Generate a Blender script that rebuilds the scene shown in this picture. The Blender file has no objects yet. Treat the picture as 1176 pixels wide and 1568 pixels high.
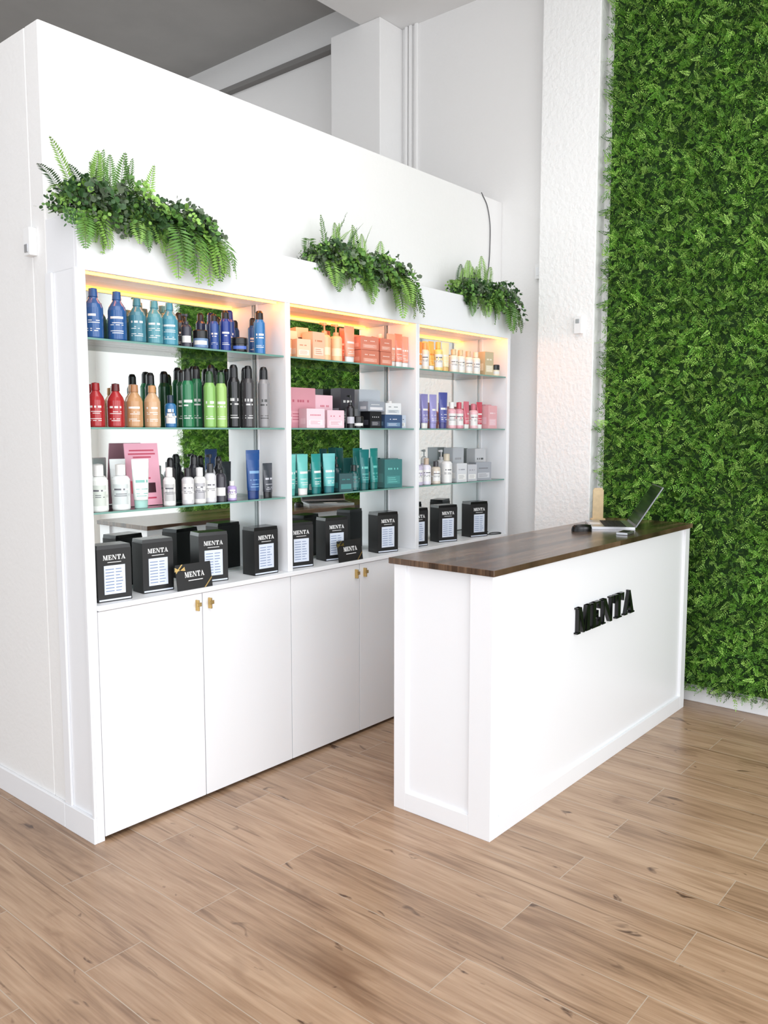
import bpy, math, random
from mathutils import Vector, Matrix
random.seed(7)
S = bpy.context.scene
COL = S.collection
S.view_settings.view_transform = 'Standard'
S.view_settings.look = 'None'
S.view_settings.exposure = 0.0

# ------------------------------------------------------------ materials
def lin(c):
    return tuple((v/255/12.92 if v/255 <= .04045 else ((v/255+.055)/1.055)**2.4) for v in c)
MATS = {}
def mat(name, rgb=(200,200,200), rough=.5, metal=0, spec=.5, trans=0, emit=None, es=0, coat=0, noise=0, nscale=20, bump=0, bscale=200):
    if name in MATS: return MATS[name]
    m = bpy.data.materials.new(name); m.use_nodes = True
    nt = m.node_tree; b = nt.nodes['Principled BSDF']
    c = lin(rgb)
    b.inputs['Base Color'].default_value = (*c, 1)
    b.inputs['Roughness'].default_value = rough
    b.inputs['Metallic'].default_value = metal
    b.inputs['Specular IOR Level'].default_value = spec
    b.inputs['Transmission Weight'].default_value = trans
    b.inputs['Coat Weight'].default_value = coat
    if emit:
        b.inputs['Emission Color'].default_value = (*lin(emit), 1)
        b.inputs['Emission Strength'].default_value = es
    if noise or bump:
        g = nt.nodes.new('ShaderNodeNewGeometry')
    if noise:
        n = nt.nodes.new('ShaderNodeTexNoise'); n.inputs['Scale'].default_value = nscale
        n.inputs['Detail'].default_value = 4
        nt.links.new(g.outputs['Position'], n.inputs['Vector'])
        mr = nt.nodes.new('ShaderNodeMapRange')
        mr.inputs['From Min'].default_value = .3; mr.inputs['From Max'].default_value = .7
        mr.inputs['To Min'].default_value = 1-noise; mr.inputs['To Max'].default_value = 1+noise
        nt.links.new(n.outputs['Fac'], mr.inputs['Value'])
        mx = nt.nodes.new('ShaderNodeVectorMath'); mx.operation = 'SCALE'
        mx.inputs[0].default_value = c
        nt.links.new(mr.outputs['Result'], mx.inputs['Scale'])
        nt.links.new(mx.outputs['Vector'], b.inputs['Base Color'])
    if bump:
        n2 = nt.nodes.new('ShaderNodeTexNoise'); n2.inputs['Scale'].default_value = bscale
        n2.inputs['Detail'].default_value = 3
        nt.links.new(g.outputs['Position'], n2.inputs['Vector'])
        bp = nt.nodes.new('ShaderNodeBump'); bp.inputs['Strength'].default_value = bump
        bp.inputs['Distance'].default_value = .006
        nt.links.new(n2.outputs['Fac'], bp.inputs['Height'])
        nt.links.new(bp.outputs['Normal'], b.inputs['Normal'])
    MATS[name] = m
    return m
def cm(rgb, rough=.3, metal=0, coat=0):
    return mat('plastic_%d_%d_%d_%d_%d' % (*rgb, int(rough*100), int(metal*10)), rgb, rough, metal, coat=coat)

WALL = mat('wall_paint', (237,236,235), .7, bump=.2, bscale=50)
STUCCO = mat('stucco_paint', (243,243,242), .75, bump=1.0, bscale=38)
CABW = mat('white_melamine', (238,239,242), .32, spec=.4)
TRIMW = mat('white_trim', (238,239,242), .4)
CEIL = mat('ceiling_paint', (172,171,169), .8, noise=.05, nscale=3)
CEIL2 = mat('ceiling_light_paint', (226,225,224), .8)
GOLD = mat('brass', (205,175,115), .25, 1)
BLACK = mat('black_gloss', (12,12,13), .25)
BLACKM = mat('black_matte', (16,16,17), .5)
MIRR = mat('mirror_silver', (232,238,236), .01, 1)
LED = mat('led_strip_warm', (255,200,120), .5, emit=(255,146,36), es=26)
DARK = mat('dark_gap', (30,28,26), .8)
WHITEP = mat('white_plastic', (238,238,238), .35)
SILV = mat('brushed_silver', (200,202,206), .3, .9)
STEM = mat('plant_stem', (70,90,40), .6)
GR = [mat('leaf_dark', (52,86,44), .5, noise=.35, nscale=9), mat('leaf_mid', (90,134,58), .5, noise=.3, nscale=9),
      mat('leaf_bright', (134,176,82), .5, noise=.3, nscale=9), mat('leaf_greygreen', (92,108,84), .55, noise=.3, nscale=9)]
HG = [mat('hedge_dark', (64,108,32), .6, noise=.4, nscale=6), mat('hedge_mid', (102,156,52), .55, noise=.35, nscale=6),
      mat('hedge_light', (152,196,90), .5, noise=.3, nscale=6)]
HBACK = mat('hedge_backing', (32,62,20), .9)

def glass_mat():
    m = bpy.data.materials.new('shelf_glass'); m.use_nodes = True; nt = m.node_tree; nt.nodes.clear()
    o = nt.nodes.new('ShaderNodeOutputMaterial'); mx = nt.nodes.new('ShaderNodeMixShader')
    t = nt.nodes.new('ShaderNodeBsdfTransparent'); t.inputs[0].default_value = (.95,.985,.975,1)
    g = nt.nodes.new('ShaderNodeBsdfGlossy'); g.inputs['Roughness'].default_value = .02
    f = nt.nodes.new('ShaderNodeFresnel'); f.inputs[0].default_value = 1.35
    nt.links.new(f.outputs[0], mx.inputs[0]); nt.links.new(t.outputs[0], mx.inputs[1]); nt.links.new(g.outputs[0], mx.inputs[2])
    nt.links.new(mx.outputs[0], o.inputs[0]); return m
GLASS = glass_mat()
GEDGE = mat('glass_edge', (112,156,146), .15)

def plank_mat(name, swap, bw, rh, mortar, cdark, cmid, clight, rough, gx, gy, knots=True, mcol=(.12,.08,.05), rnd=.5):
    m = bpy.data.materials.new(name); m.use_nodes = True; nt = m.node_tree; N = nt.nodes; L = nt.links
    b = N['Principled BSDF']
    g = N.new('ShaderNodeNewGeometry'); s = N.new('ShaderNodeSeparateXYZ'); L.new(g.outputs['Position'], s.inputs[0])
    U, V = ('Y','X') if swap else ('X','Y')
    c = N.new('ShaderNodeCombineXYZ'); L.new(s.outputs[U], c.inputs[0]); L.new(s.outputs[V], c.inputs[1])
    br = N.new('ShaderNodeTexBrick'); L.new(c.outputs[0], br.inputs['Vector'])
    br.offset = .37; br.offset_frequency = 2; br.squash = 1
    br.inputs['Color1'].default_value = (0,0,0,1); br.inputs['Color2'].default_value = (1,1,1,1); br.inputs['Mortar'].default_value = (.5,.5,.5,1)
    br.inputs['Scale'].default_value = 1; br.inputs['Mortar Size'].default_value = mortar
    br.inputs['Mortar Smooth'].default_value = .1; br.inputs['Brick Width'].default_value = bw; br.inputs['Row Height'].default_value = rh
    def mth(op, a, bb):
        n = N.new('ShaderNodeMath'); n.operation = op
        for i, v in enumerate((a, bb)):
            if isinstance(v, (int, float)): n.inputs[i].default_value = v
            else: L.new(v, n.inputs[i])
        return n.outputs[0]
    rv = br.outputs['Color']
    def noise(su, sv, sc, det, dist, off=0.0):
        cc = N.new('ShaderNodeCombineXYZ')
        L.new(mth('MULTIPLY', s.outputs[U], su), cc.inputs[0]); L.new(mth('MULTIPLY', s.outputs[V], sv), cc.inputs[1])
        L.new(mth('ADD', mth('MULTIPLY', rv, 37.0), off), cc.inputs[2])
        n = N.new('ShaderNodeTexNoise'); n.inputs['Scale'].default_value = sc; n.inputs['Detail'].default_value = det
        n.inputs['Distortion'].default_value = dist; L.new(cc.outputs[0], n.inputs['Vector']); return n.outputs['Fac']
    n1 = noise(gx, gy, 1, 8, 1.2); n2 = noise(gx*.45, gy*.2, 1, 4, 1.0); n3 = noise(gx*2.5, gy*5, 1, 3, .2, 5.0)
    v = mth('ADD', mth('ADD', mth('MULTIPLY', n1, .42), mth('MULTIPLY', n2, .36)), mth('MULTIPLY', n3, .22))
    v = mth('ADD', v, mth('MULTIPLY', mth('SUBTRACT', rv, .5), .16*rnd*2))
    r = N.new('ShaderNodeValToRGB'); L.new(v, r.inputs[0])
    e = r.color_ramp.elements
    e[0].position = .33; e[0].color = (*lin(cdark), 1); e[1].position = .65; e[1].color = (*lin(clight), 1)
    k = e.new(.49); k.color = (*lin(cmid), 1)
    col = r.outputs[0]
    if knots:
        for (su,sv,lo,hi,kc,of,mxv) in ((2.6,8.5,.62,.76,(118,88,66),11.0,.65),(7.0,15.0,.67,.75,(70,48,36),23.0,.9),(1.3,34.0,.64,.72,(100,74,54),41.0,.65)):
            kn = noise(su, sv, 1, 3, .9, of)
            rr = N.new('ShaderNodeValToRGB'); L.new(kn, rr.inputs[0])
            rr.color_ramp.elements[0].position = lo; rr.color_ramp.elements[0].color = (0,0,0,1)
            rr.color_ramp.elements[1].position = hi; rr.color_ramp.elements[1].color = (mxv,mxv,mxv,1)
            mx = N.new('ShaderNodeMixRGB'); L.new(rr.outputs[0], mx.inputs[0]); L.new(col, mx.inputs[1])
            mx.inputs[2].default_value = (*lin(kc), 1); col = mx.outputs[0]
    mm = N.new('ShaderNodeMixRGB'); L.new(br.outputs['Fac'], mm.inputs[0]); L.new(col, mm.inputs[1]); mm.inputs[2].default_value = (*mcol, 1)
    L.new(mm.outputs[0], b.inputs['Base Color'])
    b.inputs['Roughness'].default_value = rough; b.inputs['Specular IOR Level'].default_value = .5
    bp = N.new('ShaderNodeBump'); bp.inputs['Strength'].default_value = .2; bp.inputs['Distance'].default_value = .002
    L.new(mth('SUBTRACT', n1, br.outputs['Fac']), bp.inputs['Height']); L.new(bp.outputs[0], b.inputs['Normal'])
    return m
FLOOR = plank_mat('oak_laminate', True, 1.28, .19, .0014, (120,93,72), (160,130,104), (184,155,128), .27, 2.0, 22, True, (.44,.36,.28), .12)
WALNUT = plank_mat('walnut_top', False, .9, .045, .0006, (48,35,26), (88,67,51), (124,100,80), .22, 3, 50, False, (.02,.014,.01), .8)

# ------------------------------------------------------------ mesh builder
class MB:
    def __init__(s): s.v=[]; s.f=[]; s.m=[]; s.sm=[]; s.mats=[]
    def mi(s, m):
        if m not in s.mats: s.mats.append(m)
        return s.mats.index(m)
    def face(s, pts, m, smooth=False):
        n=len(s.v); s.v += [tuple(p) for p in pts]; s.f.append(tuple(range(n,n+len(pts)))); s.m.append(s.mi(m)); s.sm.append(smooth)
    def box(s, x0,x1,y0,y1,z0,z1, m, M=None):
        P=[(x0,y0,z0),(x1,y0,z0),(x1,y1,z0),(x0,y1,z0),(x0,y0,z1),(x1,y0,z1),(x1,y1,z1),(x0,y1,z1)]
        if M: P=[tuple(M@Vector(p)) for p in P]
        n=len(s.v); s.v+=P; k=s.mi(m)
        for q in [(0,3,2,1),(4,5,6,7),(0,1,5,4),(1,2,6,5),(2,3,7,6),(3,0,4,7)]:
            s.f.append(tuple(n+i for i in q)); s.m.append(k); s.sm.append(False)
    def prism(s, poly, y0, y1, m, M=None):
        a=[Vector((p[0],y0,p[1])) for p in poly]; b=[Vector((p[0],y1,p[1])) for p in poly]
        if M: a=[M@p for p in a]; b=[M@p for p in b]
        s.face(a,m); s.face(b[::-1],m)
        for i in range(len(a)):
            j=(i+1)%len(a); s.face([a[j],a[i],b[i],b[j]],m)
    def lathe(s, cx,cy,z0, prof, seg=30, dy=1.0, M=None, labdir=(-.55,-.83)):
        for (r0,a,r1,b,m,lm) in prof:
            n=len(s.v)
            for (r,z) in ((r0,a),(r1,b)):
                for i in range(seg):
                    t=2*math.pi*i/seg; p=Vector((cx+r*math.cos(t),cy+r*dy*math.sin(t),z0+z))
                    if M: p=M@p
                    s.v.append(tuple(p))
            txt = lm is not None and (b-a)<.0125
            for i in range(seg):
                j=(i+1)%seg; t=2*math.pi*(i+.5)/seg
                mm=m
                if lm and (math.cos(t)*labdir[0]+math.sin(t)*labdir[1])>(.72 if txt else .6) and not (txt and random.random()<.22): mm=lm
                s.f.append((n+i,n+j,n+seg+j,n+seg+i)); s.m.append(s.mi(mm)); s.sm.append(True)
    def build(s, name, parent=None, bevel=0, loc=None, link=True):
        me=bpy.data.meshes.new(name); me.from_pydata(s.v,[],s.f)
        for m in s.mats: me.materials.append(m)
        me.polygons.foreach_set('material_index', s.m); me.polygons.foreach_set('use_smooth', s.sm); me.update()
        o=bpy.data.objects.new(name, me)
        if link: COL.objects.link(o)
        if parent: o.parent=parent
        if loc: o.location=loc
        if bevel:
            w=o.modifiers.new('bevel','BEVEL'); w.width=bevel; w.segments=2; w.limit_method='ANGLE'
        return o
def empty(name):
    e=bpy.data.objects.new(name,None); e.empty_display_size=.1; COL.objects.link(e); return e
def boxobj(name, boxes, m, parent=None, bevel=.002):
    b=MB()
    for q in boxes: b.box(*q[:6], q[6] if len(q)>6 else m)
    return b.build(name,parent,bevel)

# ------------------------------------------------------------ room
XW=4.68; YP=2.94; XP=1.565
boxobj('floor', [(-4,XW+.15,-2.15,9,-.1,0)], FLOOR, bevel=0)
boxobj('wall_right', [(XW,XW+.15,-2.15,9,0,4.7)], WALL, bevel=0)
boxobj('wall_partition', [(XP,XW,YP,YP+.1,0,3.02),(XP,XP+.1,YP+.1,8,0,3.02)], WALL, bevel=.006)
boxobj('wall_back', [(-4,XW,9,9.15,0,4.7)], WALL, bevel=0)
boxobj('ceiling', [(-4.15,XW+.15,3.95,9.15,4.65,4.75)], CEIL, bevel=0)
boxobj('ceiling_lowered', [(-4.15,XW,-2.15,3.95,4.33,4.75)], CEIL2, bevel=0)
boxobj('wall_front', [(-4,XW,-2.15,-2,3.4,4.33),(-4,-3.7,-2.15,-2,0,3.4),(-.95,-.65,-2.15,-2,0,3.4),(2.2,2.5,-2.15,-2,0,3.4),(4.4,XW,-2.15,-2,0,3.4)], WALL, bevel=0)
boxobj('wall_left', [(-4.15,-4,-2.15,9.15,3.4,4.7),(-4.15,-4,-2.15,-1.6,0,3.4),(-4.15,-4,1.2,1.5,0,3.4),(-4.15,-4,4.4,9.15,0,3.4)], WALL, bevel=0)
FR=mat('window_frame_dark',(52,54,58),.4)
def frame(name, axis, a0,a1,c,z0,z1):
    b=MB(); t=.05
    def bb(u0,u1,w0,w1):
        if axis=='x': b.box(u0,u1,c-.03,c+.03,w0,w1,FR)
        else: b.box(c-.03,c+.03,u0,u1,w0,w1,FR)
    bb(a0,a1,z0,z0+t); bb(a0,a1,z1-t,z1); bb(a0,a0+t,z0+t,z1-t); bb(a1-t,a1,z0+t,z1-t); mid=(a0+a1)/2; bb(mid-.025,mid+.025,z0+t,z1-t)
    b.build(name)
frame('window_1','x',-3.7,-.95,-2.07,.02,3.4); frame('window_2','x',-.65,2.2,-2.07,.02,3.4); frame('window_3','x',2.5,4.4,-2.07,.02,3.4)
frame('window_4','y',-1.6,1.2,-4.07,.02,3.4); frame('window_5','y',1.5,4.4,-4.07,.02,3.4)
boxobj('column_stucco', [(4.58,XW,2.232,2.609,0,4.33)], STUCCO, bevel=.006)
boxobj('pillar_back', [(4.435,XW,3.77,4.23,0,4.33)], WALL, bevel=.006)
pb=MB()
for yy in (3.725,3.69,3.64):
    pb.box(XW-.022,XW,yy-.012,yy+.012,3.0,4.33,WALL)
pb.build('wall_conduits',bevel=.004)
boxobj('beam_back', [(4.62,XW,4.23,9,4.36,4.40)], mat('beam_grey',(130,128,126),.8), bevel=0)
boxobj('baseboard_left', [(XP-.014,XP,YP+.001,8,0,.1)], TRIMW, bevel=.003)
boxobj('baseboard_right', [(XW-.016,XW,-2,2.232,0,.085)], TRIMW, bevel=.003)
boxobj('baseboard_back', [(-4,XW-.02,8.985,9,0,.1)], TRIMW, bevel=.003)

# ------------------------------------------------------------ display cabinet
cab=empty('display_cabinet')
YF=2.728; XE=4.46; ZL=.907; ZT=2.125
DIV=[2.573,3.522]
boxobj('side_panel_left',[(XP,XP+.03,YF,YP,0,ZT)],CABW,cab)
boxobj('side_trim',[(XP-.01,XP,YP-.045,YP,.1,ZT),(XP-.01,XP,YF+.001,YF+.016,.1,ZT),(XP-.014,XP,YF,YP,0,.1)],TRIMW,cab)
boxobj('side_panel_right',[(XE-.03,XE,YF,YP,0,ZT)],CABW,cab)
boxobj('fascia',[(XP,XE,YF-.002,YF+.018,ZT-.006,2.32),(XP,XE,YF+.018,YP,ZT,2.32)],CABW,cab)
for i,x in enumerate(DIV): boxobj('divider_%d'%(i+1),[(x-.015,x+.015,YF,YP-.012,ZL,ZT)],CABW,cab)
boxobj('ledge',[(XP+.03,XE-.03,YF-.012,YP,ZL-.02,ZL)],CABW,cab)
boxobj('carcass',[(XP+.03,XE-.03,YF+.022,YP,.012,ZL-.02)],DARK,cab,0)  # coloured dark to stand in for shadow in the door gaps
edges=[XP+.03, 2.072, 2.573, 3.048, 3.522, 3.99, XE-.03]
for i in range(6):
    boxobj('door_leaf_%d'%(i+1),[(edges[i]+.002,edges[i+1]-.002,YF,YF+.02,.016,ZL-.024)],CABW,cab,.0012)
hb=MB()
for i in (1,3,5):
    for sx in (-.032,.032):
        x=edges[i]+sx
        hb.box(x-.0035,x+.0035,YF-.02,YF,.815,.86,GOLD); hb.box(x-.011,x+.011,YF-.024,YF-.018,.834,.85,GOLD)
hb.build('handles',cab,.001)
boxobj('mirror_back',[(XP+.03,XE-.03,YP-.008,YP-.001,ZL,ZT)],MIRR,cab,0)
lb=MB(); bays=[(XP+.03,DIV[0]-.015),(DIV[0]+.015,DIV[1]-.015),(DIV[1]+.015,XE-.03)]
for a,b_ in bays: lb.box(a+.01,b_-.01,YF+.045,YF+.053,ZT-.009,ZT-.001,LED)
lb.build('led_strips',cab)
rb=MB()
for a,b_ in bays:
    for x in (a+.004,b_-.004): rb.box(x-.003,x+.003,YP-.03,YP-.022,ZL,ZT,TRIMW)
rb.build('shelf_rails',cab)
SH=[1.886,1.564,1.251]
for z in SH:
    for a,b_ in bays:
        g=MB(); x0,x1,y0,y1,z0,z1=a+.001,b_-.001,YF+.012,YP-.01,z-.007,z
        g.box(x0,x1,y0,y1,z0,z1,GLASS)
        for idx in (2,3,5): g.m[idx]=g.mi(GEDGE)
        g.build('glass_shelf')

# ------------------------------------------------------------ letters
LET={
'M':(1.16,[[(.10,0),(.18,0),(.18,1),(.10,1)],[(.06,1),(.34,1),(.66,0),(.52,0)][::-1],[(.54,0),(.62,0),(.88,1),(.81,1)],[(.82,0),(1.07,0),(1.07,1),(.82,1)],[(0,0),(.28,0),(.28,.06),(0,.06)],[(.74,0),(1.16,0),(1.16,.06),(.74,.06)],[(0,.94),(.32,.94),(.32,1),(0,1)],[(.84,.94),(1.16,.94),(1.16,1),(.84,1)]]),
'E':(.84,[[(.1,0),(.35,0),(.35,1),(.1,1)],[(0,.94),(.76,.94),(.76,1),(0,1)],[(0,0),(.8,0),(.8,.06),(0,.06)],[(.35,.47),(.56,.47),(.56,.535),(.35,.535)],[(.71,.68),(.76,.68),(.76,.95),(.54,.95)],[(.54,.05),(.8,.05),(.8,.34),(.75,.34)],[(.52,.35),(.58,.35),(.58,.65),(.52,.65)]]),
'N':(1.08,[[(.12,0),(.20,0),(.20,1),(.12,1)],[(.04,1),(.34,1),(.95,0),(.76,0)][::-1],[(.87,0),(.95,0),(.95,1),(.87,1)],[(0,0),(.32,0),(.32,.06),(0,.06)],[(0,.94),(.32,.94),(.32,1),(0,1)],[(.76,.94),(1.08,.94),(1.08,1),(.76,1)]]),
'T':(.92,[[(.33,0),(.59,0),(.59,1),(.33,1)],[(0,.94),(.92,.94),(.92,1),(0,1)],[(0,.66),(.05,.66),(.24,.95),(0,.95)],[(.87,.66),(.92,.66),(.92,.95),(.68,.95)],[(.2,0),(.72,0),(.72,.06),(.2,.06)]]),
'A':(1.02,[[(.11,0),(.19,0),(.52,.90),(.46,1)],[(.42,1),(.54,1),(.95,0),(.67,0)][::-1],[(.24,.26),(.68,.26),(.68,.325),(.24,.325)],[(0,0),(.30,0),(.30,.06),(0,.06)],[(.57,0),(1.02,0),(1.02,.06),(.57,.06)]]),
}
def word(mb, txt, x0, z0, H, W, yf, yb, m, M=None, gap=.10):
    tot=sum(LET[c][0] for c in txt)+gap*(len(txt)-1); sx=W/tot; x=0
    for c in txt:
        w,polys=LET[c]
        for k,p in enumerate(polys):
            q=[(x0+(x+a)*sx, z0+b*H) for a,b in p]
            ar=sum(q[i][0]*q[(i+1)%len(q)][1]-q[(i+1)%len(q)][0]*q[i][1] for i in range(len(q)))
            if ar<0: q=q[::-1]
            mb.prism(q, yf-k*.00004, yb, m, M)
        x+=w+gap

# ------------------------------------------------------------ reception counter
cx0,cx1,cy0,cy1,ct=2.525,4.53,1.604,2.073,1.043
ctr=empty('reception_counter'); t=.014
boxobj('body',[(cx0+t,cx1-t,cy0+t,cy1-.01,0,ct-.024)],CABW,ctr,.001)
boxobj('side_frame',[(cx0,cx0+t+.001,cy0,cy0+.10,0,ct-.024),(cx0,cx0+t+.001,cy1-.06,cy1,0,ct-.024),(cx0,cx0+t+.001,cy0+.10,cy1-.06,0,.075)],TRIMW,ctr,.0015)
boxobj('front_frame',[(cx0+t+.001,cx0+.06,cy0,cy0+t+.001,0,ct-.024),(cx1-.06,cx1,cy0,cy0+t+.001,0,ct-.024),(cx0+.06,cx1-.06,cy0,cy0+t+.001,0,.075)],TRIMW,ctr,.0015)
boxobj('back_frame',[(cx0+t,cx1,cy1-.01,cy1,0,ct-.024),(cx1-t,cx1,cy0+t,cy1-.01,0,ct-.024)],TRIMW,ctr,.001)
boxobj('wood_top',[(cx0-.012,cx1+.01,cy0-.012,cy1+.02,ct-.024,ct)],WALNUT,ctr,.002)
wb=MB(); word(wb,'MENTA',3.20,.672,.116,.60,cy0-.004,cy0+t+.001,BLACK); wb.build('sign_letters',ctr)

# ------------------------------------------------------------ hair products
DK=cm((25,25,28)); WH=cm((228,228,226),.35)
def shampoo(mb,x,y,z,w,h,c,cap=None,lab=None):
    r=w/2; C=cm(c,.15); K=cm(cap,.25) if cap else C; L=cm(lab) if lab else WH
    mb.lathe(x,y,z,[(0,0,r*.92,0,C,None),(r*.92,0,r,h*.03,C,None),(r,h*.03,r,h*.14,C,None),(r,h*.14,r,h*.155,C,L),(r,h*.155,r,h*.18,C,None),(r,h*.18,r,h*.195,C,L),(r,h*.195,r,h*.30,C,None),(r,h*.30,r,h*.315,C,L),(r,h*.315,r,h*.34,C,None),(r,h*.34,r,h*.355,C,L),(r,h*.355,r,h*.43,C,None),
      (r,h*.43,r,h*.475,C,L),(r,h*.475,r,h*.60,C,None),(r,h*.60,r*.86,h*.68,C,None),(r*.86,h*.68,r*.5,h*.78,C,None),(r*.5,h*.78,r*.42,h*.82,C,None),(r*.5,h*.82,r*.46,h*.98,K,None),(r*.46,h*.98,0,h,K,None)])
def spray(mb,x,y,z,w,h,c,cap=None,lab=None):
    r=w/2; C=cm(c,.2); K=cm(cap,.25) if cap else DK; L=cm(lab) if lab else WH
    mb.lathe(x,y,z,[(0,0,r*.94,0,C,None),(r*.94,0,r,h*.02,C,None),(r,h*.02,r,h*.15,C,None),(r,h*.15,r,h*.165,C,L),(r,h*.165,r,h*.19,C,None),(r,h*.19,r,h*.20,C,L),(r,h*.20,r,h*.36,C,None),(r,h*.36,r,h*.385,C,L),(r,h*.385,r,h*.42,C,None),(r,h*.42,r,h*.465,C,L),(r,h*.465,r,h*.72,C,None),
      (r,h*.72,r*.75,h*.78,C,None),(r*.75,h*.78,r*.7,h*.79,C,None),(r*.72,h*.79,r*.68,h*.94,K,None),(r*.68,h*.94,r*.45,h*.99,K,None),(r*.45,h*.99,0,h,K,None)],26)
def bottle(mb,x,y,z,w,h,c,cap=None,lab=None):
    r=w/2; C=cm(c,.2); K=cm(cap,.3) if cap else WH; L=cm(lab) if lab else WH; T=cm((90,90,98))
    mb.lathe(x,y,z,[(0,0,r*.95,0,C,None),(r*.95,0,r,h*.03,C,None),(r,h*.03,r,h*.12,C,None),(r,h*.12,r,h*.30,C,L),(r,h*.30,r,h*.315,L,T),(r,h*.315,r,h*.34,L,None),(r,h*.34,r,h*.355,L,T),(r,h*.355,r,h*.43,C,L),(r,h*.43,r,h*.465,C,T),(r,h*.465,r,h*.56,C,L),(r,h*.56,r,h*.66,C,None),(r,h*.66,r*.8,h*.72,C,None),(r*.8,h*.72,r*.45,h*.75,C,None),
      (r*.55,h*.75,r*.55,h*.98,K,None),(r*.55,h*.98,0,h,K,None)])
def pump(mb,x,y,z,w,h,c,cap=None,lab=None):
    r=w/2; C=cm(c,.25); K=cm(cap,.3) if cap else C; L=cm(lab) if lab else WH
    mb.lathe(x,y,z,[(0,0,r,0,C,None),(r,0,r,h*.14,C,None),(r,h*.14,r,h*.34,C,L),(r,h*.34,r,h*.60,C,None),(r,h*.60,r*.8,h*.66,C,None),(r*.8,h*.66,r*.4,h*.69,C,None),(r*.45,h*.69,r*.45,h*.77,K,None),(r*.45,h*.77,r*.14,h*.78,K,None),(r*.14,h*.78,r*.14,h*.92,K,None),(r*.36,h*.92,r*.36,h*.99,K,None),(r*.36,h*.99,0,h,K,None),(0,h*.915,r*.36,h*.92,K,None)])
    mb.box(x-r*1.0,x,y-r*.16,y+r*.16,z+h*.93,z+h*.985,K)
def jar(mb,x,y,z,w,h,c,cap=None,lab=None):
    r=w/2; C=cm(c,.25); K=cm(cap,.3) if cap else DK; L=cm(lab) if lab else WH
    mb.lathe(x,y,z,[(0,0,r*.9,0,C,None),(r*.9,0,r,h*.08,C,None),(r,h*.08,r,h*.2,C,None),(r,h*.2,r,h*.42,C,L),(r,h*.42,r,h*.55,C,None),(r*1.03,h*.57,r*1.03,h*.95,K,None),(r*1.03,h*.95,r*.95,h,K,None),(r*.95,h,0,h,K,None)],30)
def tube(mb,x,y,z,w,h,c,cap=None,lab=None,lean=0):
    C=cm(c,.28); K=cm(cap,.3) if cap else C; L=cm(lab) if lab else WH; r=w/2
    M=Matrix.Translation((x,y,z))@Matrix.Rotation(lean,4,'Y')@Matrix.Rotation(random.uniform(-.35,.1),4,'Z')
    mb.lathe(0,0,0,[(0,0,r*.74,0,K,None),(r*.74,0,r*.78,h*.16,K,None),(r*.78,h*.16,0,h*.165,K,None)],24,.62,M)
    secs=[(.165,.78,.60),(.24,.84,.55),(.255,.845,.545),(.29,.85,.53),(.305,.86,.52),(.38,.88,.48),(.395,.885,.475),(.52,.91,.42),(.575,.92,.39),(.64,.93,.36),(.80,.97,.2),(.93,1.0,.06),(1.0,1.0,.05)]
    labs={1,3,5,7}; seg=26
    for k in range(len(secs)-1):
        n=len(mb.v)
        for (zz,a,b_) in (secs[k],secs[k+1]):
            for i in range(seg):
                t_=2*math.pi*i/seg; mb.v.append(tuple(M@Vector((r*a*math.cos(t_),r*b_*math.sin(t_),h*zz))))
        for i in range(seg):
            j=(i+1)%seg; t_=2*math.pi*(i+.5)/seg
            mm=L if (k in labs and math.sin(t_)<-.62 and random.random()>.2) else C
            mb.f.append((n+i,n+j,n+seg+j,n+seg+i)); mb.m.append(mb.mi(mm)); mb.sm.append(True)
def pbox(mb,x,y,z,w,h,c,cap=None,lab=None,rot=None,d=None):
    C=cm(c,.4); L=cm(lab) if lab else WH; K=cm(cap) if cap else DK
    d=d or min(w,.07); rot=random.uniform(-.25,.05) if rot is None else rot
    M=Matrix.Translation((x,y,z))@Matrix.Rotation(rot,4,'Z'); e=.0012
    mb.box(-w/2,w/2,-d/2,d/2,e,h-e,C,M)
    mb.box(-w/2+e,w/2-e,-d/2+e,d/2-e,0,h,C,M)
    f=-d/2-.0006
    for i in range(7):
        if random.random()<.8: mb.box(-w*.30+i*w*.085,-w*.30+i*w*.085+w*.06,f,-d/2,h*.64,h*.70,K,M)
    mb.box(-w*.38,w*.38,f,-d/2,h*.14,h*.42,L,M)
    for zz in (.20,.27,.34): mb.box(-w*.30,w*random.uniform(.1,.3),f-.0003,-d/2,h*zz,h*(zz+.02),K,M)
    mb.box(-w/2-.0006,-w/2,-d*.3,d*.3,h*.2,h*.5,L,M)
FN=dict(s=shampoo,a=spray,b=bottle,p=pump,j=jar,t=tube,x=pbox)
BL=(44,88,146);TL=(66,124,142);TL2=(84,146,158);NV=(34,48,86);RD=(168,42,46);CP=(190,146,104);GN=(44,112,76);LG=(136,180,96);SG=(122,120,124)
CO=(224,128,104);TE=(40,126,122);TQ=(104,190,182);W_=(232,232,230)
F_=2.785;B_=2.868
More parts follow.
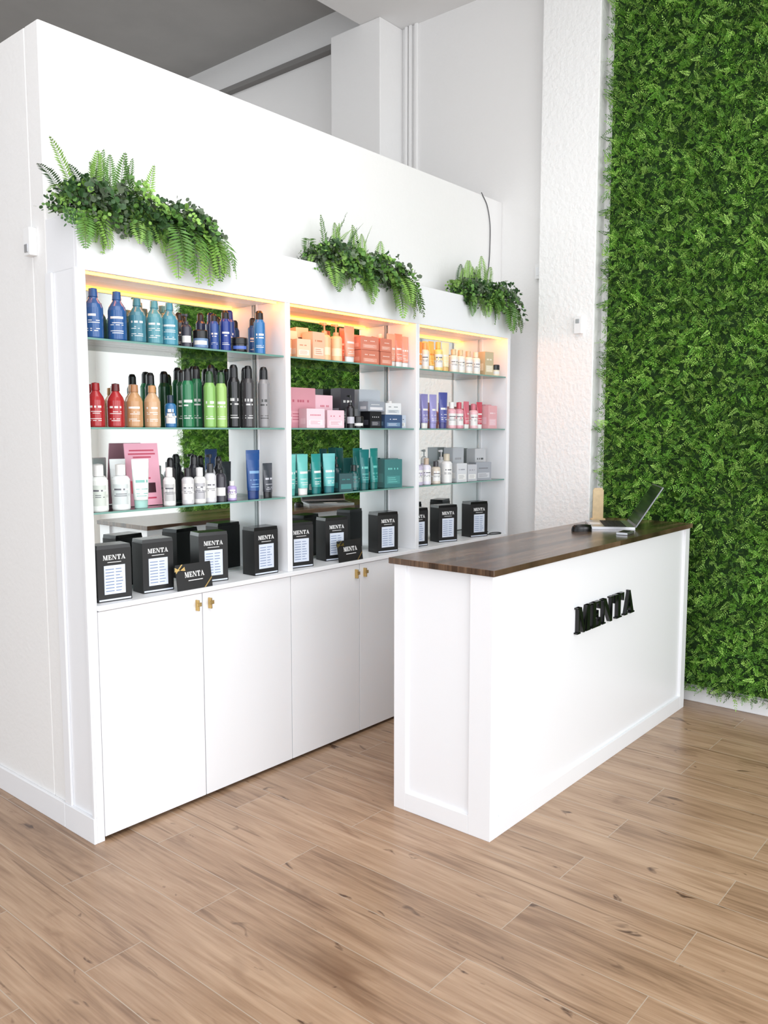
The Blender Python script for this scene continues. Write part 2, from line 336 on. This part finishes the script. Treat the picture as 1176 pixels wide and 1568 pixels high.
rows={
(0,0):[('s',1.655,F_,.068,.185,BL),('s',1.752,F_,.068,.185,BL),('s',1.70,B_,.068,.185,BL),('s',1.838,F_,.064,.17,TL),('s',1.80,B_,.062,.17,TL),('s',1.90,B_,.062,.17,TL),('s',1.915,F_,.064,.17,TL2),('s',1.985,F_,.066,.17,(74,144,166)),('s',2.01,B_,.062,.17,TL),
 ('p',2.065,F_,.042,.135,(60,60,72)),('a',2.09,B_,.042,.15,(40,40,50)),('j',2.135,F_,.062,.075,(110,140,180)),('a',2.20,B_,.04,.16,NV),('a',2.205,F_,.038,.15,(50,80,150)),('a',2.265,F_,.045,.17,(36,60,140)),('j',2.34,F_,.07,.062,(20,20,24),None,(80,110,190)),('a',2.355,B_,.046,.19,(30,60,130),(20,40,120)),('a',2.455,F_,.05,.19,(50,116,176)),('a',2.49,B_,.045,.17,(44,88,156))],
(0,1):[('s',1.652,F_,.062,.165,RD,(150,24,30)),('s',1.735,F_,.062,.165,RD,(90,20,22)),('s',1.69,B_,.06,.165,RD),('s',1.815,F_,.062,.165,CP,(170,120,80)),('s',1.895,F_,.062,.165,(202,164,128),(190,140,90)),('s',1.86,B_,.06,.17,CP),('a',1.945,B_,.045,.22,(40,66,60)),
 ('b',1.98,F_,.045,.13,(50,110,160),(20,40,60)),('a',2.065,F_,.05,.24,(40,116,76)),('a',2.10,B_,.05,.24,(40,86,56)),('a',2.175,F_,.05,.235,(136,184,100),(40,70,40)),('a',2.235,F_,.05,.235,(156,194,110),(40,70,40)),('a',2.17,B_,.05,.26,GN),
 ('a',2.25,B_,.05,.27,(60,66,60)),('a',2.305,F_,.052,.27,(30,30,33),None,(200,200,200)),('a',2.37,B_,.052,.27,(36,36,38)),('a',2.385,F_,.052,.27,(70,68,70),None,(210,210,210)),('a',2.475,F_,.052,.27,(140,138,140),None,(60,60,60)),('a',2.44,B_,.05,.27,(60,60,64))],
(0,2):[('b',1.652,F_,.068,.175,(232,236,232),W_,(200,208,200)),('b',1.745,F_,.068,.175,(232,236,236),W_,(200,208,208)),('b',1.70,B_,.066,.175,W_),('t',1.832,F_,.07,.19,(226,236,232),(160,204,196),(120,180,170)),('t',1.785,B_,.065,.19,(230,236,236)),
 ('b',1.965,F_,.048,.155,W_,W_,(190,190,190)),('a',2.03,B_,.04,.19,(60,58,60)),('b',2.055,F_,.05,.15,(210,210,212),(30,30,34),W_),('b',2.115,F_,.05,.15,W_,(230,230,230),(180,180,185)),('a',2.15,B_,.046,.2,(40,40,46)),('b',2.17,F_,.05,.165,(214,214,218),(40,40,44)),('p',2.225,F_,.045,.175,(60,58,66),(20,20,20)),('p',2.235,B_,.045,.2,(200,200,205),(20,20,20)),
 ('b',2.285,F_,.04,.085,(180,160,210),W_),('a',2.28,B_,.04,.19,(30,30,36)),('t',2.405,F_,.075,.215,(34,74,134),(20,50,110),(120,160,200)),('t',2.49,F_,.062,.155,(60,64,72),(30,30,34),(190,190,200))],
(1,0):[('b',2.62,F_,.04,.115,(245,190,140),(230,140,90)),('x',2.69,B_,.08,.13,(240,214,184),None,(244,232,218)),('x',2.70,F_,.075,.085,(238,198,166),(200,120,86),(244,226,208)),('x',2.79,F_,.08,.125,(234,190,158),(206,124,90),(242,220,200)),('x',2.77,B_,.07,.15,(238,194,158)),('p',2.865,F_,.06,.18,(238,188,138),(230,160,106),(244,218,182)),('p',2.945,F_,.06,.18,(240,192,146),(230,160,106),(244,218,182)),
 ('t',3.04,F_,.075,.18,(232,160,134),W_),('t',3.10,B_,.07,.18,CO),('x',3.16,F_,.125,.068,(206,126,104),(240,216,206),(224,158,138)),('x',3.165,B_,.10,.15,(218,146,122),None,(232,180,162)),('x',3.285,F_,.09,.068,(206,126,104),(240,216,206),(224,158,138)),('x',3.30,B_,.08,.15,(224,156,130)),
 ('t',3.365,F_,.06,.17,(234,168,142),W_),('b',3.37,B_,.05,.18,(234,174,148)),('t',3.425,F_,.06,.175,(228,142,118),W_),('t',3.475,B_,.06,.18,(234,174,156),W_),('t',3.478,F_,.055,.165,(230,156,134),W_)],
(1,1):[('b',2.615,F_,.045,.14,(230,156,174),(180,70,90)),('x',2.745,2.86,.19,.19,(208,148,160),(184,100,118),(220,166,176),0),('x',2.765,2.775,.10,.09,(230,198,206),(190,100,120),(238,214,220)),('x',2.90,2.775,.10,.085,(230,194,204),(190,100,120),(238,214,220)),('x',2.905,2.865,.12,.16,(230,190,202),(200,120,136),(238,210,218),0),
 ('p',3.045,F_,.045,.165,(30,28,34),(14,14,16),(190,190,200)),('j',3.10,F_,.06,.06,(30,30,36)),('x',3.08,B_,.10,.2,(60,58,66),W_,(140,140,150)),('x',3.21,2.79,.08,.085,(24,24,30),(200,200,200),(70,70,80)),('x',3.255,B_,.14,.2,(176,182,190),(60,70,80),(212,216,220)),('x',3.35,2.785,.12,.07,(60,84,120),(220,220,230),(110,140,170)),('b',3.45,B_,.05,.15,(200,205,210)),('x',3.44,2.79,.05,.07,(190,200,215))],
(1,2):[('t',2.625,F_,.07,.19,TQ,(84,172,164)),('t',2.71,F_,.07,.19,(112,196,190),W_),('t',2.76,B_,.07,.19,TE),('t',2.80,F_,.07,.19,(48,144,140),(20,110,110)),('x',2.84,B_,.09,.10,(34,116,114)),('t',2.89,F_,.07,.19,(100,182,182),(34,110,118)),('x',2.985,F_,.08,.09,(24,70,74),TE,(50,126,126)),('p',3.03,B_,.05,.17,(20,60,64),(10,20,20)),('b',3.07,F_,.05,.13,(24,80,80),(14,30,30),(60,120,120)),
 ('t',3.15,F_,.065,.205,(28,108,110),(20,90,90),TQ),('t',3.225,F_,.065,.21,(34,122,118),(24,100,96),TQ),('t',3.19,B_,.065,.21,TE),('x',3.355,F_,.11,.15,(32,104,104),(100,184,176),(48,126,124),-.3),('x',3.45,B_,.07,.15,(36,108,108))],
(2,0):[('t',3.60,F_,.055,.15,(236,156,80),W_),('b',3.655,F_,.05,.15,(236,222,200),(234,174,106)),('t',3.715,F_,.055,.16,(238,184,92),W_,(230,120,40)),('t',3.77,B_,.055,.17,(238,200,130)),('b',3.78,F_,.055,.165,(238,212,132),(232,190,96)),('t',3.85,F_,.055,.165,(238,224,180),(226,190,120)),
 ('b',3.93,F_,.055,.135,(234,228,212),(210,190,148)),('b',4.0,F_,.055,.135,(234,230,216),(210,190,148)),('b',4.065,B_,.055,.135,(234,230,220)),('b',4.08,F_,.055,.135,(230,226,212),(200,180,146)),('b',4.16,F_,.055,.135,(236,232,220),(224,216,192)),('x',4.26,F_,.08,.14,(192,178,144),(234,230,214),(224,216,192)),('j',4.37,F_,.06,.07,(234,226,200))],
(2,1):[('t',3.585,F_,.06,.19,(170,166,208),W_),('t',3.655,F_,.06,.19,(138,134,188),W_),('t',3.72,B_,.06,.19,(96,98,160)),('t',3.735,F_,.06,.19,(154,150,202)),('t',3.83,F_,.065,.205,(78,84,152),(66,66,126)),('b',3.915,F_,.055,.155,(226,176,184),W_),('b',3.99,F_,.055,.155,(220,156,168),(194,76,92)),('b',3.95,B_,.055,.155,(224,166,178)),('t',4.065,F_,.055,.16,(206,104,120),W_),
 ('b',4.13,B_,.055,.16,(184,66,82)),('b',4.14,F_,.055,.15,(232,190,196),(204,112,126)),('t',4.205,F_,.05,.16,(192,74,90),W_),('x',4.30,F_,.10,.14,(220,166,172),(234,216,220),(230,190,198)),('x',4.38,B_,.07,.15,(210,150,158))],
(2,2):[('b',3.60,F_,.055,.15,(196,186,210),W_),('b',3.675,F_,.055,.15,(222,218,230),(190,170,150)),('b',3.76,B_,.055,.15,(200,190,216)),('b',3.765,F_,.055,.13,(210,198,184),(60,56,60)),('b',3.87,F_,.065,.17,(228,228,228),(200,190,170)),('p',3.93,B_,.05,.19,(210,212,216),(200,200,204)),('x',3.985,F_,.08,.11,(206,208,212),(140,140,150)),('x',4.06,B_,.1,.20,(176,180,186),(150,150,155),(204,206,210)),('x',4.09,F_,.08,.1,(190,192,198),(150,150,160)),('x',4.22,F_,.12,.11,(156,160,168),(120,120,126),(196,198,204),-.3),('x',4.30,B_,.10,.19,(190,192,196))],
}
for (bay,sh),items in rows.items():
    mb=MB()
    for it in items:
        k,x,y,w,h,c=it[:6]; ex=list(it[6:])
        kw={}
        cap=ex[0] if len(ex)>0 else None; lab=ex[1] if len(ex)>1 else None
        if k=='x' and len(ex)>2: kw['rot']=ex[2]
        FN[k](mb,x,y,SH[sh]+.0005,w,h,c,cap,lab,**kw)
    if (bay,sh)==(1,0):
        pbox(mb,3.16,2.787,SH[0]+.07,.125,.066,(210,130,108),(240,216,206),(224,158,138)); pbox(mb,3.285,2.787,SH[0]+.07,.09,.066,(210,128,106),(240,216,206),(224,158,138))
    if (bay,sh)==(1,1):
        pbox(mb,3.21,2.787,SH[1]+.0865,.12,.05,(150,156,166),W_,(212,212,218)); pbox(mb,3.35,2.787,SH[1]+.0715,.11,.06,(222,224,226),(70,80,90),(200,206,212))
    if (bay,sh)==(0,2):
        M=Matrix.Translation((1.895,2.845,SH[2]+.002))@Matrix.Rotation(-.05,4,'Z')@Matrix.Rotation(-.12,4,'X')
        PKM=cm((232,170,190),.5); RDM=cm((190,60,90))
        mb.box(-.075,.075,0,.004,0,.25,PKM,M)
        for zz,ww in ((.222,.055),(.208,.06),(.195,.04),(.11,.03),(.03,.05)): mb.box(-ww,ww,-.0008,0,zz-.004,zz+.002,RDM,M)
        mb.box(-.06,-.03,-.001,0,.05,.10,cm((200,40,70)),M); mb.box(.01,.05,-.001,0,.05,.09,cm((60,30,40)),M)
    mb.build('hair_product_row')

# ------------------------------------------------------------ black gift boxes
LBL=mat('gift_label',(214,222,236),.35); LBT=mat('gift_label_text',(110,130,170),.5)
def gift(x,y,w,h,d,rot):
    b=MB(); M=None
    b.box(-w/2,w/2,-d/2,d/2,0,h*.93,BLACKM)
    b.prism([(-w/2,h*.93),(w/2,h*.93),(w/2*.96,h),(-w/2*.96,h)],-d/2*.96,d/2*.96,BLACK)
    b.box(-w*.47,w*.47,-d/2-.0008,-d/2,.004,.010,LBL)
    b.box(-w*.31,w*.31,-d/2-.001,-d/2,h*.13,h*.64,LBL)
    for i in range(8):
        zz=h*(.18+i*.055)
        b.box(-w*.27,-w*.02,-d/2-.0014,-d/2,zz,zz+.003,LBT); b.box(w*.03,w*(.15+.1*random.random()),-d/2-.0014,-d/2,zz,zz+.003,LBT)
    word(b,'MENTA',-w*.33,h*.74,h*.085,w*.66,-d/2-.001,-d/2,WHITEP)
    b.box(-w*.2,w*.2,-d/2-.001,-d/2,h*.69,h*.70,WHITEP)
    o=b.build('gift_box'); o.location=(x,y,ZL+.0005); o.rotation_euler=(0,0,rot)
for x,y,rt in ((1.695,2.80,-.12),(1.905,2.825,-.10),(2.19,2.83,-.2),(2.455,2.80,-.05),(2.69,2.81,-.2),(2.96,2.835,-.2),(3.33,2.81,-.22),(3.61,2.82,-.2),(3.88,2.81,-.3),(4.19,2.80,-.28)):
    gift(x,y,.135,.215,.085,rt)
def card(x,y,rot):
    b=MB(); M=Matrix.Rotation(-.15,4,'X')
    b.box(-.085,.085,0,.003,0,.105,BLACKM,M); word(b,'MENTA',-.045,.05,.022,.095,-.0006,0,WHITEP,M)
    b.box(-.03,.04,-.0006,0,.035,.038,WHITEP,M)
    b.prism([(.05,0),(.085,.035),(.085,.042),(.043,0)],-.0008,0,GOLD,M); b.prism([(-.085,.07),(-.05,.105),(-.057,.105),(-.085,.077)],-.0008,0,GOLD,M)
    for s in (-1,1):
        b.prism([(-.068,.082),(-.068+s*.022,.095),(-.068+s*.024,.078)] if s<0 else [(-.068,.082),(-.044,.078),(-.046,.095)],-.006,-.0008,GOLD,M)
    b.box(-.01,.01,.003,.02,0,.003,BLACKM)
    o=b.build('gift_card'); o.location=(x,y,ZL+.001); o.rotation_euler=(0,0,rot)
card(2.035,2.722,-.03); card(2.98,2.722,-.03)

# ------------------------------------------------------------ objects on counter
lp=empty('laptop'); lp.location=(4.17,1.79,ct+.0005); lp.rotation_euler=(0,0,math.radians(31))
GREY=mat('laptop_grey',(120,122,128),.35,.6)
b=MB(); b.box(-.16,.16,0,.225,0,.014,SILV); b.box(-.145,.145,.04,.15,.0140,.0148,DARK)
for i in range(12):
    for j in range(5): b.box(-.14+i*.0235,-.14+i*.0235+.019,.045+j*.021,.062+j*.021,.0148,.0165,BLACKM)
b.box(-.045,.045,.16,.215,.014,.0145,WHITEP); b.build('base',lp,.002)
b=MB(); Ml=Matrix.Translation((0,0,.014))@Matrix.Rotation(math.radians(32),4,'X')
b.box(-.16,.16,-.006,0,0,.245,GREY,Ml); b.box(-.152,.152,0,.0008,.012,.238,mat('laptop_screen',(24,27,32),.15),Ml)
b.build('lid',lp,.0015)
b=MB()
prof=[(0,0),(1,0),(1,.35),(.93,.65),(.75,.88),(.45,.98),(0,1)]
bands=[(.032*prof[i][0],.036*prof[i][1],.032*prof[i+1][0],.036*prof[i+1][1],BLACK,None) for i in range(len(prof)-1)]
b.lathe(0,0,0,bands,24,1.7); b.box(-.001,.001,-.05,-.02,.02,.031,DARK)
o=b.build('computer_mouse'); o.location=(3.82,1.90,ct+.0005); o.rotation_euler=(0,0,.9)
b=MB(); b.box(-.055,.055,-.028,.028,0,.012,SILV); b.box(-.045,.03,-.018,.018,.012,.015,BLACKM)
o=b.build('card_reader',bevel=.003); o.location=(3.85,1.68,ct+.0005); o.rotation_euler=(0,0,.1)
b=MB(); WD=mat('light_wood',(214,190,150),.5,noise=.08,nscale=40)
b.box(-.03,.03,-.006,.006,0,.17,WD); b.prism([(-.03,.17),(.03,.17),(.022,.185),(-.022,.185)],-.006,.006,WD); b.box(-.04,.04,-.02,.02,0,.012,WD)
o=b.build('wooden_sign_stand',bevel=.002); o.location=(4.34,2.062,ct+.0005); o.rotation_euler=(0,0,-.9)
def curve(name, pts, r, m):
    cu=bpy.data.curves.new(name,'CURVE'); cu.dimensions='3D'; cu.bevel_depth=r; cu.bevel_resolution=3
    sp=cu.splines.new('BEZIER'); sp.bezier_points.add(len(pts)-1)
    for p,q in zip(sp.bezier_points,pts): p.co=q; p.handle_left_type=p.handle_right_type='AUTO'
    cu.materials.append(m); o=bpy.data.objects.new(name,cu); COL.objects.link(o); return o
curve('charging_cable',[(4.30,2.76,.911),(4.36,2.79,.911),(4.41,2.76,.911),(4.34,2.735,.911),(4.28,2.80,.911),(4.40,2.84,.911)],.003,BLACKM)
curve('wall_cable',[(4.43,YP-.004,3.03),(4.50,YP-.006,2.95),(4.53,YP-.006,2.7),(4.49,YP-.006,2.45),(4.47,YP-.006,2.32)],.003,cm((90,90,92)))

# wall fittings
b=MB(); b.box(XW-.022,XW,2.755,2.83,2.24,2.35,WHITEP)
for zz in (2.27,2.32): b.lathe(0,0,0,[(0,0,.013,0,DARK,None)],16,1,Matrix.Translation((XW-.0225,2.79,zz))@Matrix.Rotation(-math.pi/2,4,'Y'))
b.build('wall_socket',bevel=.003)
b=MB(); b.box(4.55,4.58,2.30,2.345,2.13,2.23,WHITEP); b.box(4.547,4.55,2.31,2.335,2.19,2.215,SILV); b.build('thermostat',bevel=.004)
b=MB(); b.box(4.64,XW,2.62,2.67,2.50,2.59,WHITEP); b.box(4.637,4.64,2.63,2.66,2.52,2.57,TRIMW); b.build('junction_box',bevel=.004)
b=MB(); b.box(XP-.03,XP,3.005,3.05,2.20,2.30,WHITEP); b.box(XP-.034,XP-.03,3.015,3.04,2.21,2.24,SILV); b.build('motion_sensor',bevel=.004)

# ------------------------------------------------------------ foliage helpers
def leaf(mb, p, d, n, L, W, m):
    d=d.normalized(); s=d.cross(n)
    if s.length<1e-4: s=d.cross(Vector((1,0,0)))
    s.normalize(); u=s.cross(d)
    mb.face([p, p+d*L*.45+s*W*.5+u*L*.05, p+d*L, p+d*L*.45-s*W*.5+u*L*.05], m)
def rleaf(mb, p, d, n, L, m):
    d=d.normalized(); s=d.cross(n)
    if s.length<1e-4: s=Vector((1,0,0))
    s.normalize()
    mb.face([p,p+d*L*.25+s*L*.38,p+d*L*.7+s*L*.4,p+d*L,p+d*L*.7-s*L*.4,p+d*L*.25-s*L*.38],m)
def frond(mb, p, d, L, droop, m, nl=16, wl=.3):
    pos=Vector(p); dr=Vector(d).normalized(); st=L/nl
    for i in range(nl):
        t_=i/nl; nxt=pos+dr*st
        side=dr.cross(Vector((0,0,1)))
        if side.length<.05: side=Vector((1,0,0))
        side.normalize(); up=side.cross(dr)
        ll=L*wl*math.sin(math.pi*(.12+.86*t_))**.8
        for s_ in (-1,1):
            leaf(mb,pos,side*s_+dr*.45+up*random.uniform(-.1,.2),up,ll,st*.85,m)
        mb.face([pos+side*.001,pos-side*.001,nxt-side*.001,nxt+side*.001],STEM)
        pos=nxt; dr=(dr+Vector((0,0,-droop/nl))).normalized()
def ivy(mb, p, d, L, m, droop=2.5, n=14, ls=.028):
    pos=Vector(p); dr=Vector(d).normalized(); st=L/n
    for i in range(n):
        nxt=pos+dr*st
        for k in range(2):
            q=Vector((random.uniform(-1,1),random.uniform(-1,.2),random.uniform(-.6,.8)))
            rleaf(mb,pos,q,Vector((random.uniform(-.5,.5),-1,random.uniform(0,1))),ls*random.uniform(.6,1.1),m)
        mb.face([pos+Vector((.001,0,0)),pos-Vector((.001,0,0)),nxt-Vector((.001,0,0)),nxt+Vector((.001,0,0))],STEM)
        pos=nxt; dr=(dr+Vector((random.uniform(-.25,.25),random.uniform(-.1,.1),-droop/n))).normalized()
def plant(x0,x1,seed,nf=30,slope=.05):
    random.seed(seed); mb=MB(); ZT2=2.322; w=x1-x0
    def zz(x): return ZT2+slope*(1-(x-x0)/w)
    for i in range(nf):     # arching ferns
        x=x0+w*(.16+.62*i/nf)+random.uniform(-.03,.03); side=(x-(x0+x1)/2)/w*2
        d=Vector((side*.7+random.uniform(-.7,.7),random.uniform(-.9,-.1),random.uniform(.2,1.3)))
        frond(mb,(x,random.uniform(2.78,2.86),zz(x)),d,random.uniform(.13,.20),random.uniform(.9,2.6),random.choice([GR[1],GR[2],GR[2],GR[0]]),22,.21)
    for i in range(int(nf*.35)):   # upright sprays
        x=x0+w*random.uniform(.2,.62)
        frond(mb,(x,random.uniform(2.76,2.86),zz(x)+.02),(random.uniform(-.5,.5),random.uniform(-.35,.05),1),random.uniform(.15,.23),random.uniform(.2,.7),random.choice([GR[1],GR[2],GR[2]]),24,.17)
    for i in range(int(nf*.85)):   # trailing sprays, in separate bunches
        u_=random.choice([random.gauss(.2,.03),random.gauss(.52,.04),random.gauss(.68,.04),random.gauss(.86,.04)]); x=x0+w*min(max(u_,.08),.92)
        frond(mb,(x,2.75,ZT2+.02),(random.uniform(-.5,1.2),-.8,random.uniform(-.5,.2)),random.uniform(.12,.20)+.07*(u_>.6),random.uniform(2.2,4.5),random.choice([GR[1],GR[2],GR[2]]),20,.24)
    for i in range(nf):
        x=random.uniform(x0+.08,x1-.08); ivy(mb,(x,random.uniform(2.72,2.80),zz(x)+.03),(random.uniform(-.7,.7),random.uniform(-1,-.3),random.uniform(.1,.8)),random.uniform(.10,.25),random.choice([GR[0],GR[3],GR[1],GR[2]]),2.5,16,.024)
    for i in range(int(nf*12)):
        t_=random.random(); x=x0+w*(.08+.84*t_)
        h=.03+.10*math.sin(math.pi*(.1+.8*t_))*(1.15-.5*t_)*(.8+.3*math.sin(t_*11))
        p=Vector((x,random.uniform(2.68,2.86),ZT2-.04+random.uniform(.0,1)*(h+.04)))
        m=GR[3] if math.sin(x*17+seed)>.1 and random.random()<.8 else random.choice([GR[0],GR[0],GR[1],GR[2]])
        for k in range(8): rleaf(mb,p+Vector([random.gauss(0,.014) for _ in range(3)]),Vector([random.gauss(0,1) for _ in range(3)]),Vector([random.gauss(0,1) for _ in range(3)]),random.uniform(.010,.021),m)
    mb.box(x0+w*.25,x1-w*.25,2.79,2.87,ZT2-.001,ZT2+.04,DARK)
    vv=[]
    for (x,y,z) in mb.v:
        y=min(y,2.93)
        if z<2.325 and y>2.715 and not (y>2.78 and z>2.32): y=2.715-random.random()*.004
        vv.append((x,y,z))
    mb.v=vv
    mb.build('potted_fern_arrangement')
plant(1.46,2.22,11,42); plant(2.70,3.50,22,38); plant(3.90,4.48,33,28)

# ------------------------------------------------------------ hedge wall
hedge=empty('artificial_hedge_wall')
TY,TZ=.54,.53
def ftile(seed):
    random.seed(seed); mb=MB()
    for i in range(1250):
        y=random.uniform(0,TY); z=random.uniform(0,TZ)
        blob=.5+.5*math.sin(y*34.9+seed)*math.cos(z*35.5+seed*2)
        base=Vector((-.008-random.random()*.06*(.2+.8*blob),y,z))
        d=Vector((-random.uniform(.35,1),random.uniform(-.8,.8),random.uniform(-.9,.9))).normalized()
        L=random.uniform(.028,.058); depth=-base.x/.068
        m=random.choices(HG,(3.0-2.4*depth,3,.6+3*depth))[0]; n=6 if random.random()<.5 else 4  # inner sprigs darker, outer lighter: gap shade and highlights put into leaf colour
        side=d.cross(Vector((random.gauss(0,1),random.gauss(0,1),random.gauss(0,1)))).normalized(); up=side.cross(d)
        for k in range(n):
            p=base+d*L*(k/n)
            ll=L*.34*(1.1-.6*k/n)
            for s_ in (-1,1): leaf(mb,p,side*s_+d*.7+up*random.uniform(-.4,.4),up,ll,ll*.42,m)
        leaf(mb,base+d*L*.9,d,up,L*.3,L*.14,m)
    return mb.build('hedge_tile',link=False).data
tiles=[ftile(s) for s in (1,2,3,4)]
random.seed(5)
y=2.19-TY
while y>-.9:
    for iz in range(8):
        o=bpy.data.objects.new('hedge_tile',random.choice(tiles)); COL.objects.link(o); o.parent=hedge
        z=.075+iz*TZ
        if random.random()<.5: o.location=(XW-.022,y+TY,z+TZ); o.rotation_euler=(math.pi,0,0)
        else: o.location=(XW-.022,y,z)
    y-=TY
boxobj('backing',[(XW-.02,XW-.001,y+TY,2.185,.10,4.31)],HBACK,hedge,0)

# ------------------------------------------------------------ lights
def area(name,loc,rot,sx,sy,power,col):
    l=bpy.data.lights.new(name,'AREA'); l.shape='RECTANGLE'; l.size=sx; l.size_y=sy; l.energy=power; l.color=col
    o=bpy.data.objects.new(name,l); o.location=loc; o.rotation_euler=rot; COL.objects.link(o); return o
R=math.radians
area('daylight_front',(.4,-2.5,1.75),(R(90),0,0),8.2,3.3,285,(.97,.983,1))
area('daylight_side',(-4.5,1.4,1.75),(R(90),0,R(-90)),6,3.3,140,(.88,.94,1))
area('ceiling_fill_light',(1.2,1.0,4.30),(0,0,0),3,2,70,(.985,.99,1))  # added fill with no fixture, lifts upper walls and ceiling
area('back_room_fill_light',(2.8,6.2,4.6),(0,0,0),2,2,36,(.98,.99,1))  # added fill behind the partition, not a known lamp
w=bpy.data.worlds.new('world'); S.world=w; w.use_nodes=True
bg=w.node_tree.nodes['Background']; bg.inputs[0].default_value=(.84,.92,1,1); bg.inputs[1].default_value=1.2

# ------------------------------------------------------------ camera
c=bpy.data.cameras.new('camera'); c.sensor_fit='HORIZONTAL'; c.sensor_width=36; c.lens=38.42; c.clip_start=.05
o=bpy.data.objects.new('camera',c); COL.objects.link(o); o.location=(0,0,1.55)
o.rotation_euler=(R(90-5.64),0,R(40.1-90)); S.camera=o
